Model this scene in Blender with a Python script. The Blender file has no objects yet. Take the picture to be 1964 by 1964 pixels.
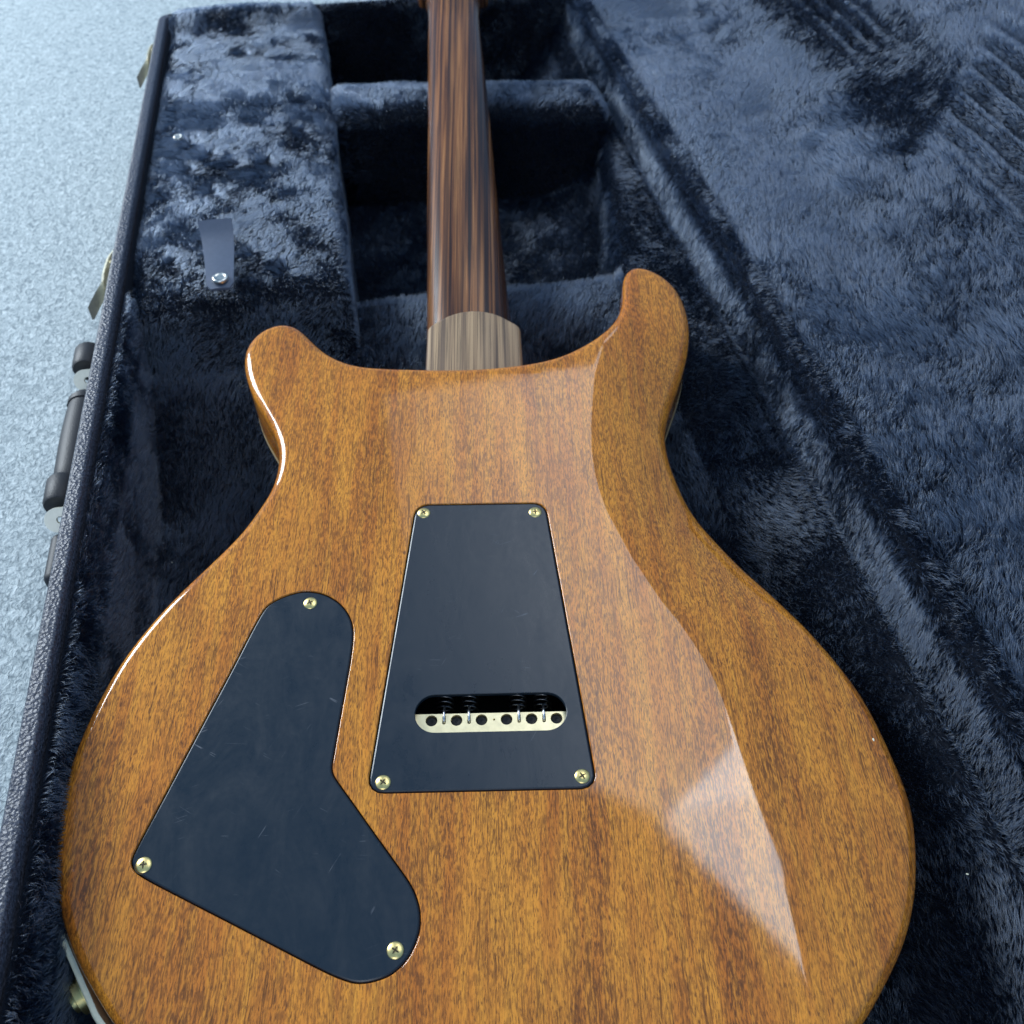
import bpy, bmesh, math
import numpy as np
from mathutils import Vector, Matrix
from mathutils.geometry import delaunay_2d_cdt

sc = bpy.context.scene
col = sc.collection
RNG = np.random.default_rng(7)
PI = math.pi

# ------------------------------------------------------------------ camera
# world: X across the case, Y along it towards the headstock, Z up, Z=0 is the case rim (metres)
PITCH, YAW = math.radians(47.197), math.radians(10.064)
FW = Vector((math.sin(YAW) * math.cos(PITCH), math.cos(YAW) * math.cos(PITCH), -math.sin(PITCH)))
RT = Vector((math.cos(YAW), -math.sin(YAW), 0))
UP = RT.cross(FW)
cd = bpy.data.cameras.new('camera')
cam = bpy.data.objects.new('camera', cd)
col.objects.link(cam)
cam.matrix_world = Matrix(((RT.x, UP.x, -FW.x, 0), (RT.y, UP.y, -FW.y, 0), (RT.z, UP.z, -FW.z, .340), (0, 0, 0, 1)))
cd.sensor_width = 7.362
cd.sensor_height = 7.362
cd.lens = 6.86
cd.clip_start, cd.clip_end = .02, 100
cd.dof.use_dof = True
cd.dof.focus_distance = .41
cd.dof.aperture_fstop = 3.6
sc.camera = cam

# ------------------------------------------------------------------ light
world = bpy.data.worlds.new('World')
sc.world = world
world.use_nodes = True
bg = world.node_tree.nodes['Background']
bg.inputs[0].default_value = (.33, .62, 1.06, 1)
bg.inputs[1].default_value = .50

def area(name, loc, aim, sx, sy, radiance, color, roll=0.0, xdir=None):
    ld = bpy.data.lights.new(name, 'AREA')
    ld.shape = 'RECTANGLE'
    ld.size, ld.size_y = sx, sy
    ld.energy = radiance * PI * sx * sy
    ld.color = color
    o = bpy.data.objects.new(name, ld)
    col.objects.link(o)
    z = (Vector(loc) - Vector(aim)).normalized()
    x = Vector(xdir) if xdir else Vector((0, 0, 1)).cross(z)
    x = (x - z * x.dot(z)).normalized()
    y = z.cross(x)
    o.matrix_world = Matrix(((x.x, y.x, z.x, loc[0]), (x.y, y.y, z.y, loc[1]), (x.z, y.z, z.z, loc[2]), (0, 0, 0, 1)))
    return o

# pale ceiling bay in front of the case, a bright ceiling panel, and the window at the front left
def ceiling(xa, xb, ya, yb, rad):
    area('ceiling_light', ((xa + xb) / 2, (ya + yb) / 2, 2.02), ((xa + xb) / 2, (ya + yb) / 2, 0), xb - xa, yb - ya, rad, (.93, .96, 1.0), xdir=(1, 0, 0))
for k in range(7):
    ceiling(.455 - .026 * k, .93, .585 + .018 * k, .603 + .018 * k, 2.9)
ceiling(.265, .93, .711, .90, 2.9)
ceiling(.22, .93, .90, 1.12, 2.9)
for k in range(6):
    ceiling(-.06 + .085 * k, .025 + .085 * k, 1.12, 2.02, .85 + .42 * k)
ceiling(.45, .93, 1.12, 2.02, 3.2)
area('ceiling_panel', (.48 + .25 * .84 + .24 * .51, .57 + .25 * .55 - .24 * .86, 2.0), (.48 + .25 * .84 + .24 * .51, .57 + .25 * .55 - .24 * .86, 0), .50, .48, 7.5, (.86, .93, 1.0), xdir=(.84, .55, 0))
area('window_light', (-1.75, 1.9, 1.15), (0, .4, 0), 1.0, 1.1, 27.0, (.86, .94, 1.0))
area('rear_fill_light', (-.7, -1.9, 1.3), (0, .3, 0), 1.2, .9, 4.5, (.88, .94, 1.0))  # added fill from behind the camera, no window known there

sc.view_settings.view_transform = 'Standard'
sc.view_settings.look = 'None'
sc.view_settings.exposure = 0
sc.view_settings.gamma = 1
sc.cycles.use_denoising = True
sc.cycles.max_bounces = 6
sc.cycles.diffuse_bounces = 3
sc.cycles.glossy_bounces = 3
sc.cycles.transmission_bounces = 4
sc.cycles.sample_clamp_indirect = 6

# ------------------------------------------------------------------ helpers
def link(name, me, parent=None, mats=(), smooth=True):
    o = bpy.data.objects.new(name, me)
    col.objects.link(o)
    for m in mats:
        me.materials.append(m)
    if smooth and isinstance(me, bpy.types.Mesh):
        me.polygons.foreach_set('use_smooth', [True] * len(me.polygons))
    if parent:
        o.parent = parent
    return o

def mesh_obj(name, verts, faces, mat, parent=None, smooth=True, scale=1.0):
    me = bpy.data.meshes.new(name)
    v = (np.asarray(verts, float) * scale).tolist()
    me.from_pydata(v, [], [list(map(int, f)) for f in faces])
    bm = bmesh.new()
    bm.from_mesh(me)
    bmesh.ops.recalc_face_normals(bm, faces=bm.faces)
    bm.to_mesh(me)
    bm.free()
    mats = mat if isinstance(mat, (list, tuple)) else [mat]
    return link(name, me, parent, mats, smooth)

def autosharp(o, deg=35):
    me = o.data
    bm = bmesh.new()
    bm.from_mesh(me)
    for e in bm.edges:
        if len(e.link_faces) == 2 and e.calc_face_angle(0) > math.radians(deg):
            e.smooth = False
    bm.to_mesh(me)
    bm.free()
    return o

def empty(name, loc=(0, 0, 0), parent=None):
    o = bpy.data.objects.new(name, None)
    col.objects.link(o)
    o.location = loc
    o.empty_display_size = .02
    if parent:
        o.parent = parent
    return o

def catmull(pts, n, closed=True):
    """resample a smooth curve through pts to n evenly spaced points"""
    P = np.asarray(pts, float)
    m = len(P)
    out = []
    rng = range(m) if closed else range(m - 1)
    for i in rng:
        if closed:
            a, b, c, d = P[i - 1], P[i], P[(i + 1) % m], P[(i + 2) % m]
        else:
            a, b, c, d = P[max(i - 1, 0)], P[i], P[i + 1], P[min(i + 2, m - 1)]
        t = np.linspace(0, 1, 12, endpoint=False)[:, None]
        out.append(.5 * (2 * b + (c - a) * t + (2 * a - 5 * b + 4 * c - d) * t ** 2 + (3 * b - a - 3 * c + d) * t ** 3))
    Q = np.vstack(out)
    if not closed:
        Q = np.vstack([Q, P[-1:]])
    return resample(Q, n, closed)

def resample(Q, n, closed=True):
    Q = np.asarray(Q, float)
    R = np.vstack([Q, Q[:1]]) if closed else Q
    s = np.r_[0, np.cumsum(np.linalg.norm(np.diff(R, axis=0), axis=1))]
    t = np.linspace(0, s[-1], n, endpoint=not closed)
    return np.stack([np.interp(t, s, R[:, k]) for k in range(R.shape[1])], 1)

def smooth_loop(P, it=2):
    for _ in range(it):
        P = .25 * np.roll(P, 1, 0) + .5 * P + .25 * np.roll(P, -1, 0)
    return P

def signed_area(P):
    x, y = P[:, 0], P[:, 1]
    return .5 * np.sum(x * np.roll(y, -1) - np.roll(x, -1) * y)

def inset(P, d):
    """offset a counter-clockwise loop inwards by d"""
    T = np.roll(P, -1, 0) - np.roll(P, 1, 0)
    T /= np.linalg.norm(T, axis=1)[:, None] + 1e-12
    N = np.stack([-T[:, 1], T[:, 0]], 1)
    return P + N * d

def inside(pts, poly):
    x, y = pts[:, 0], pts[:, 1]
    r = np.zeros(len(pts), bool)
    px, py = poly[:, 0], poly[:, 1]
    qx, qy = np.roll(px, -1), np.roll(py, -1)
    for i in range(len(poly)):
        c = ((py[i] > y) != (qy[i] > y))
        if c.any():
            r ^= c & (x < (qx[i] - px[i]) * (y - py[i]) / (qy[i] - py[i] + 1e-15) + px[i])
    return r

def round_poly(P, radii, seg=10):
    """polygon with rounded corners"""
    P = np.asarray(P, float)
    out = []
    n = len(P)
    for i in range(n):
        a, b, c = P[i - 1], P[i], P[(i + 1) % n]
        r = radii[i] if hasattr(radii, '__len__') else radii
        u = (a - b) / np.linalg.norm(a - b)
        v = (c - b) / np.linalg.norm(c - b)
        ang = math.acos(max(-1, min(1, float(u @ v))))
        t = r / math.tan(ang / 2)
        m = (u + v) / np.linalg.norm(u + v)
        ctr = b + m * r / math.sin(ang / 2)
        p0, p1 = b + u * t - ctr, b + v * t - ctr
        a0 = math.atan2(p0[1], p0[0])
        da = (math.atan2(p1[1], p1[0]) - a0 + PI) % (2 * PI) - PI
        for k in range(seg + 1):
            w = a0 + da * k / seg
            out.append(ctr + r * np.array([math.cos(w), math.sin(w)]))
    return np.array(out)

def ring_faces(a, b, n):
    return [(a + i, a + (i + 1) % n, b + (i + 1) % n, b + i) for i in range(n)]

def cdt_fill(outer, holes=(), extra=(), grid=None, margin=1.5):
    """triangulate the inside of a loop with holes; extra = open polylines kept as edges"""
    V = []
    E = []
    def loop(L, closed=True):
        s = len(V)
        V.extend([tuple(p) for p in L])
        k = len(L)
        E.extend([(s + i, s + (i + 1) % k) for i in range(k if closed else k - 1)])
    loop(outer)
    for h in holes:
        loop(h)
    for e in extra:
        loop(e, False)
    if grid:
        lo, hi = outer.min(0), outer.max(0)
        gx, gy = np.meshgrid(np.arange(lo[0], hi[0], grid), np.arange(lo[1], hi[1], grid))
        gx = gx + (np.arange(gx.shape[0])[:, None] % 2) * grid * .5
        G = np.stack([gx.ravel(), gy.ravel()], 1)
        G = G[inside(G, inset(outer, margin))]
        for h in holes:
            G = G[~inside(G, inset(h, -margin))]
        if extra:
            A = np.vstack(extra)
            d = np.min(np.linalg.norm(G[:, None] - A[None], axis=2), axis=1)
            G = G[d > margin]
        V.extend([tuple(p) for p in G])
    vo, _, fo, _, _, _ = delaunay_2d_cdt([Vector(v) for v in V], E, [], 0, 1e-6)
    vo = np.array([tuple(v) for v in vo])
    F = np.array(fo)
    c = vo[F].mean(1)
    k = inside(c, outer)
    for h in holes:
        k &= ~inside(c, h)
    return vo, F[k]

class Build:
    """collects verts and faces of one mesh"""
    def __init__(self):
        self.v, self.f, self.m = [], [], []
        self.n = 0
    def add(self, V, F, mat=0):
        V = np.asarray(V, float).reshape(-1, 3)
        self.v.append(V)
        self.f += [tuple(int(i) + self.n for i in q) for q in F]
        self.m += [mat] * len(F)
        self.n += len(V)
    def rings(self, R, closed=True, cap0=False, cap1=False, mat=0):
        n = len(R[0])
        F = []
        for k in range(len(R) - 1):
            a, b = k * n, (k + 1) * n
            F += [(a + i, a + (i + 1) % n, b + (i + 1) % n, b + i) for i in range(n if closed else n - 1)]
        if cap0:
            F.append(tuple(range(n)))
        if cap1:
            F.append(tuple(range((len(R) - 1) * n, len(R) * n)))
        self.add(np.vstack(R), F, mat)
    def obj(self, name, mats, parent=None, smooth=True, sharp=None, weld=None):
        mats = mats if isinstance(mats, (list, tuple)) else [mats]
        me = bpy.data.meshes.new(name)
        me.from_pydata(np.vstack(self.v).tolist(), [], self.f)
        me.polygons.foreach_set('material_index', self.m)
        bm = bmesh.new()
        bm.from_mesh(me)
        if weld:
            bmesh.ops.remove_doubles(bm, verts=bm.verts, dist=weld)
        bmesh.ops.recalc_face_normals(bm, faces=bm.faces)
        bm.to_mesh(me)
        bm.free()
        o = link(name, me, parent, mats, smooth)
        if sharp:
            autosharp(o, sharp)
        return o

def circle(n, r, z=0.0, c=(0, 0)):
    a = np.arange(n) * 2 * PI / n
    return np.stack([c[0] + r * np.cos(a), c[1] + r * np.sin(a), np.full(n, z)], 1)

def tube(path, rad, n=10, caps=True):
    """ring list of a tube along a 3D path"""
    P = np.asarray(path, float)
    rad = np.broadcast_to(np.asarray(rad, float), (len(P),))
    R = []
    T = np.gradient(P, axis=0)
    T /= np.linalg.norm(T, axis=1)[:, None]
    ref = np.array([0, 0, 1.0]) if abs(T[0][2]) < .9 else np.array([1.0, 0, 0])
    for p, t, r in zip(P, T, rad):
        u = np.cross(ref, t)
        u /= np.linalg.norm(u)
        w = np.cross(t, u)
        ref = w
        a = np.arange(n) * 2 * PI / n
        R.append(p + r * (np.cos(a)[:, None] * u + np.sin(a)[:, None] * w))
    return R

def rounded_box(x0, x1, y0, y1, z0, z1, r, cell=.006, nr=4):
    """closed box with rounded edges, subdivided"""
    def line(a, b):
        k = max(2, int(round((b - a - 2 * r) / cell)))
        mid = np.linspace(a + r, b - r, k + 1)
        h = np.linspace(0, 1, nr + 1)[1:-1] if nr > 1 else np.array([])
        return np.r_[a, a + r * h, mid, b - r + r * h, b]
    X, Y, Z = line(x0, x1), line(y0, y1), line(z0, z1)
    B = Build()
    def face(A, Bv, fn):
        g = np.array([[fn(a, b) for b in Bv] for a in A])
        n, m = g.shape[:2]
        F = [(i * m + j, (i + 1) * m + j, (i + 1) * m + j + 1, i * m + j + 1) for i in range(n - 1) for j in range(m - 1)]
        B.add(g.reshape(-1, 3), F)
    for z in (z0, z1):
        face(X, Y, lambda a, b: (a, b, z))
    for y in (y0, y1):
        face(X, Z, lambda a, b: (a, y, b))
    for x in (x0, x1):
        face(Y, Z, lambda a, b: (x, a, b))
    V = np.vstack(B.v)
    lo, hi = np.array([x0, y0, z0]) + r, np.array([x1, y1, z1]) - r
    q = np.clip(V, lo, hi)
    d = V - q
    L = np.linalg.norm(d, axis=1)[:, None]
    V = q + d / np.maximum(L, 1e-9) * r
    B.v = [V]
    return B

# value noise for fur and relief ------------------------------------------------
_tab = np.random.default_rng(3).random((64, 64, 64, 3)).astype(np.float32) * 2 - 1
def vnoise(P, scale, off=0.0):
    """smooth 3-vector noise, period much larger than the case"""
    q = P / scale + off
    i = np.floor(q).astype(int)
    f = q - i
    f = f * f * (3 - 2 * f)
    i0 = i & 63
    i1 = (i + 1) & 63
    def T(a, b, c):
        return _tab[a[:, 0], b[:, 1], c[:, 2]]
    fx, fy, fz = f[:, :1], f[:, 1:2], f[:, 2:]
    a = T(i0, i0, i0) * (1 - fx) + T(i1, i0, i0) * fx
    b = T(i0, i1, i0) * (1 - fx) + T(i1, i1, i0) * fx
    c = T(i0, i0, i1) * (1 - fx) + T(i1, i0, i1) * fx
    d = T(i0, i1, i1) * (1 - fx) + T(i1, i1, i1) * fx
    return (a * (1 - fy) + b * fy) * (1 - fz) + (c * (1 - fy) + d * fy) * fz

# ------------------------------------------------------------------ materials
def mat(name):
    m = bpy.data.materials.new(name)
    m.use_nodes = True
    nt = m.node_tree
    b = nt.nodes['Principled BSDF']
    return m, nt, b

class N:
    """tiny node helper"""
    def __init__(self, nt):
        self.nt = nt
    def node(self, t, **kw):
        n = self.nt.nodes.new(t)
        for k, v in kw.items():
            setattr(n, k, v)
        return n
    def link(self, a, b):
        self.nt.links.new(a, b)
    def coords(self, scale, kind='Object', rot=(0, 0, 0)):
        tc = self.node('ShaderNodeTexCoord')
        mp = self.node('ShaderNodeMapping')
        mp.inputs['Scale'].default_value = scale
        mp.inputs['Rotation'].default_value = rot
        self.link(tc.outputs[kind], mp.inputs['Vector'])
        return mp.outputs['Vector']
    def noise(self, vec, scale=1, detail=2, rough=.5, dist=0):
        n = self.node('ShaderNodeTexNoise')
        n.inputs['Scale'].default_value = scale
        n.inputs['Detail'].default_value = detail
        n.inputs['Roughness'].default_value = rough
        n.inputs['Distortion'].default_value = dist
        self.link(vec, n.inputs['Vector'])
        return n.outputs['Fac']
    def ramp(self, fac, stops, interp='LINEAR'):
        r = self.node('ShaderNodeValToRGB')
        r.color_ramp.interpolation = interp
        el = r.color_ramp.elements
        while len(el) < len(stops):
            el.new(.5)
        for e, (p, c) in zip(el, stops):
            e.position = p
            e.color = (c, c, c, 1) if isinstance(c, (int, float)) else (*c, 1)
        self.link(fac, r.inputs['Fac'])
        return r.outputs['Color']
    def mix(self, fac, a, b, blend='MIX'):
        m = self.node('ShaderNodeMix', data_type='RGBA', blend_type=blend)
        for s, v in ((m.inputs[0], fac), (m.inputs[6], a), (m.inputs[7], b)):
            if hasattr(v, 'links'):
                self.link(v, s)
            elif isinstance(v, (int, float)):
                s.default_value = v
            else:
                s.default_value = (*v, 1)
        return m.outputs[2]
    def math(self, op, a, b=0.0):
        m = self.node('ShaderNodeMath', operation=op)
        for s, v in ((m.inputs[0], a), (m.inputs[1], b)):
            if hasattr(v, 'links'):
                self.link(v, s)
            else:
                s.default_value = v
        return m.outputs[0]
    def bump(self, h, strength=.3, dist=.001):
        b = self.node('ShaderNodeBump')
        b.inputs['Strength'].default_value = strength
        b.inputs['Distance'].default_value = dist
        self.link(h, b.inputs['Height'])
        return b.outputs['Normal']

def make_mahogany():
    m, nt, b = mat('mahogany_lacquer')
    k = N(nt)
    # slow warp so that the flecks wander
    tc = k.node('ShaderNodeTexCoord')
    w = k.node('ShaderNodeTexNoise')
    w.inputs['Scale'].default_value = 55
    w.inputs['Detail'].default_value = 2
    k.link(tc.outputs['Object'], w.inputs['Vector'])
    wv = k.node('ShaderNodeVectorMath', operation='SCALE')
    wv.inputs['Scale'].default_value = .0022
    k.link(w.outputs['Color'], wv.inputs[0])
    add = k.node('ShaderNodeVectorMath', operation='ADD')
    k.link(tc.outputs['Object'], add.inputs[0])
    k.link(wv.outputs[0], add.inputs[1])
    def coords(s):
        mp = k.node('ShaderNodeMapping')
        mp.inputs['Scale'].default_value = s
        k.link(add.outputs[0], mp.inputs['Vector'])
        return mp.outputs['Vector']
    flecks = k.noise(coords((1350, 240, 1350)), 1, 3, .62)
    pores = k.noise(coords((3000, 330, 3000)), 1, 2, .5)
    bands = k.noise(coords((52, 5, 52)), 1, 3, .55)
    blot = k.noise(coords((34, 22, 34)), 1, 2, .5)
    rays = k.noise(coords((260, 18, 260)), 1, 3, .6)
    base = k.ramp(bands, [(.30, (.48, .138, .018)), (.47, (.62, .206, .025)), (.60, (.77, .292, .033)), (.72, (.53, .158, .020))])
    base = k.mix(k.ramp(blot, [(.4, 0.0), (.75, .45)]), base, (.47, .150, .022))
    base = k.mix(k.ramp(rays, [(.45, 0.0), (.62, .35)]), base, (.76, .335, .038))
    dark = k.mix(.5, base, (.05, .018, .006), 'MIX')
    fl = k.ramp(flecks, [(.42, 1.0), (.55, 0.0)])
    fl = k.math('MULTIPLY', fl, k.ramp(bands, [(.3, 1.0), (.60, .50)]))
    fade = k.noise(coords((30, 11, 30)), 1, 3, .6)
    fl = k.math('MULTIPLY', fl, k.ramp(fade, [(.36, .60), (.60, 1.0)]))
    c = k.mix(fl, base, (.145, .050, .013))
    lines = k.noise(coords((1900, 24, 1900)), 1, 2, .5)
    ln = k.math('MULTIPLY', k.ramp(lines, [(.35, 1.0), (.45, 0.0)]), k.ramp(blot, [(.38, .35), (.60, .9)]))
    c = k.mix(ln, c, (.165, .058, .011))
    po = k.ramp(pores, [(.36, .75), (.45, 0.0)])
    c = k.mix(po, c, (.095, .034, .010))
    nt.links.new(c, b.inputs['Base Color'])
    b.inputs['Roughness'].default_value = .5
    b.inputs['Specular IOR Level'].default_value = .05
    b.inputs['Coat Weight'].default_value = 1
    b.inputs['Coat IOR'].default_value = 1.5
    hz = k.noise(k.coords((9, 9, 9)), 1, 4, .6)
    nt.links.new(k.ramp(hz, [(.3, .03), (.75, .09)]), b.inputs['Coat Roughness'])
    orange = k.noise(k.coords((120, 70, 120)), 1, 2, .5)
    nb = k.bump(orange, .02, .0006)
    nt.links.new(nb, b.inputs['Coat Normal'])
    return m

def make_rosewood(name, light=0.0, rough=.27):
    m, nt, b = mat(name)
    k = N(nt)
    s1 = k.noise(k.coords((470, 3.2, 45)), 1, 3.5, .64, .55)
    s2 = k.noise(k.coords((150, .8, 12)), 1, 3, .6, .1)
    pores = k.noise(k.coords((2200, 13, 160)), 1, 2, .5)
    if light:
        c = k.ramp(s1, [(.32, (.055, .038, .030)), (.45, (.20, .126, .072)), (.56, (.42, .28, .155)), (.70, (.24, .155, .09))])
    else:
        c = k.ramp(s1, [(.34, (.016, .007, .005)), (.46, (.085, .031, .013)), (.55, (.23, .088, .028)), (.66, (.37, .165, .058)), (.75, (.085, .034, .016))])
    c = k.mix(k.ramp(s2, [(.42, .75 if not light else .4), (.58, 0.0)]), c, (.030, .014, .010) if not light else (.10, .07, .055))
    c = k.mix(k.ramp(pores, [(.36, .6), (.46, 0.0)]), c, (.012, .008, .007))
    nt.links.new(c, b.inputs['Base Color'])
    b.inputs['Roughness'].default_value = rough
    b.inputs['Specular IOR Level'].default_value = .45
    nt.links.new(k.bump(pores, .12, .0002), b.inputs['Normal'])
    return m

def make_plastic():
    m, nt, b = mat('black_satin_plastic')
    k = N(nt)
    b.inputs['Base Color'].default_value = (.008, .013, .020, 1)
    fine = k.noise(k.coords((300, 300, 300)), 1, 4, .6)
    smear = k.noise(k.coords((46, 20, 46)), 1, 5, .7, 1.2)
    r = k.math('ADD', k.ramp(smear, [(.36, .24), (.66, .36)]), k.ramp(fine, [(.3, 0.0), (.8, .06)]))
    # hairline scratches: thin bands of two warped waves, broken up by noise
    sc_ = None
    for rot, seed, fr in ((1.25, 11, 95), (-1.05, 27, 120), (1.62, 43, 80), (.5, 61, 110)):
        mp2 = k.node('ShaderNodeMapping')
        mp2.inputs['Scale'].default_value = (fr, fr * .02, 1)
        k.link(k.coords((1, 1, 1), rot=(0, 0, rot)), mp2.inputs['Vector'])
        v = mp2.outputs['Vector']
        n1 = k.noise(v, 1, 0, 0, 1.2)
        line = k.ramp(n1, [(.497, 0.0), (.5, 1.0), (.503, 0.0)])
        brk = k.ramp(k.noise(k.coords((70 + seed, 62, 50)), 1, 2, .5), [(.62, 0.0), (.69, .8)])
        line = k.math('MULTIPLY', line, brk)
        sc_ = line if sc_ is None else k.math('MAXIMUM', sc_, line)
    r = k.math('ADD', r, k.math('MULTIPLY', sc_, .3))
    nt.links.new(r, b.inputs['Roughness'])
    b.inputs['Specular IOR Level'].default_value = .5
    rip = k.noise(k.coords((70, 34, 70)), 1, 3, .55, 1.6)
    nt.links.new(k.bump(rip, .10, .0006), b.inputs['Normal'])
    c = k.mix(sc_, (.009, .017, .027), (.11, .12, .14))
    nt.links.new(c, b.inputs['Base Color'])
    return m

def make_metal(name, color, rough=.25, noise=.1):
    m, nt, b = mat(name)
    k = N(nt)
    b.inputs['Metallic'].default_value = 1
    n = k.noise(k.coords((600, 600, 600)), 1, 3, .6)
    nt.links.new(k.ramp(n, [(.3, rough), (.75, rough + noise)]), b.inputs['Roughness'])
    n2 = k.noise(k.coords((240, 240, 240)), 1, 3, .6)
    c = k.mix(k.ramp(n2, [(.35, .35), (.6, 0.0)]), color, tuple(x * .6 for x in color))
    nt.links.new(c, b.inputs['Base Color'])
    return m

def make_tolex():
    m, nt, b = mat('pebbled_tolex')
    k = N(nt)
    vo = k.node('ShaderNodeTexVoronoi')
    vo.inputs['Scale'].default_value = 620
    tc = k.node('ShaderNodeTexCoord')
    k.link(tc.outputs['Object'], vo.inputs['Vector'])
    n = k.noise(k.coords((900, 900, 900)), 1, 3, .6)
    h = k.math('ADD', vo.outputs['Distance'], k.math('MULTIPLY', n, .7))
    nt.links.new(k.bump(h, .9, .0006), b.inputs['Normal'])
    nt.links.new(k.ramp(n, [(.35, (.019, .022, .032)), (.7, (.080, .087, .118))]), b.inputs['Base Color'])
    b.inputs['Roughness'].default_value = .38
    return m

def make_simple(name, color, rough=.5, spec=.5, bump=None):
    m, nt, b = mat(name)
    k = N(nt)
    n = k.noise(k.coords((400, 400, 400)), 1, 3, .6)
    c = k.mix(k.ramp(n, [(.35, .3), (.65, 0.0)]), color, tuple(x * .7 for x in color))
    nt.links.new(c, b.inputs['Base Color'])
    b.inputs['Roughness'].default_value = rough
    b.inputs['Specular IOR Level'].default_value = spec
    if bump:
        nt.links.new(k.bump(k.noise(k.coords((bump, bump, bump)), 1, 3, .6), .35, .0004), b.inputs['Normal'])
    return m

def make_floor():
    m, nt, b = mat('pale_floor')
    k = N(nt)
    n1 = k.noise(k.coords((270, 200, 250)), 1, 3, .6, 1.2)
    n2 = k.noise(k.coords((60, 60, 60)), 1, 3, .5)
    c = k.ramp(n1, [(.36, (.18, .225, .245)), (.5, (.36, .42, .435)), (.64, (.52, .58, .59))])
    c = k.mix(k.ramp(n2, [(.35, .25), (.65, 0.0)]), c, (.30, .35, .37))
    nt.links.new(c, b.inputs['Base Color'])
    b.inputs['Roughness'].default_value = .7
    nt.links.new(k.bump(n1, .8, .003), b.inputs['Normal'])
    return m

def make_fur():
    m = bpy.data.materials.new('black_plush_fur')
    m.use_nodes = True
    nt = m.node_tree
    nt.nodes.clear()
    out = nt.nodes.new('ShaderNodeOutputMaterial')
    h = nt.nodes.new('ShaderNodeBsdfHairPrincipled')
    h.parametrization = 'COLOR'
    h.inputs['Color'].default_value = (.022, .033, .056, 1)
    h.inputs['Roughness'].default_value = .27
    h.inputs['Radial Roughness'].default_value = .45
    h.inputs['IOR'].default_value = 1.55
    h.inputs['Random Roughness'].default_value = .3
    nt.links.new(h.outputs[0], out.inputs['Surface'])
    return m

M_MAH = make_mahogany()
M_ROSE = make_rosewood('rosewood_neck')
M_HEEL = make_rosewood('rosewood_heel', 1.0, .6)
M_PLAST = make_plastic()
M_GOLD = make_metal('gold_screw', (.95, .74, .30), .30)
M_NICKEL = make_metal('nickel', (.75, .73, .66), .25)
M_LATCH = make_metal('dull_brass_latch', (.86, .81, .62), .45)
M_LOOP = make_simple('pale_plated_loop', (.85, .82, .66), .28, .6)
M_BLOCK = make_metal('brushed_nickel_block', (.92, .80, .50), .38, .12)
M_TOLEX = make_tolex()
M_FLOOR = make_floor()
M_FUR = make_fur()
M_UNDER = make_simple('fur_backing', (.008, .010, .015), .9, .1)
M_DARK = make_simple('cavity_black', (.006, .006, .007), .6, .3)
M_CREAM = make_simple('cream_plastic', (.92, .90, .68), .35, .5)
M_BIND = make_simple('pale_maple_binding', (.55, .42, .24), .25, .5)
M_TOP = make_simple('maple_top', (.26, .10, .03), .3, .5)
M_BLACKP = make_simple('black_handle_plastic', (.014, .015, .019), .52, .4, 900)
M_LEATHER = make_simple('slate_leather', (.085, .105, .15), .40, .5, 1300)
M_STEEL = make_metal('dark_spring_steel', (.16, .16, .17), .3)
M_STRING = make_metal('bright_string', (.7, .72, .75), .25)
M_EBONY = make_simple('dark_fingerboard', (.02, .012, .009), .4, .4)
M_SLOT = make_simple('screw_recess_shade', (.05, .035, .015), .6, .3)

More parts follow.
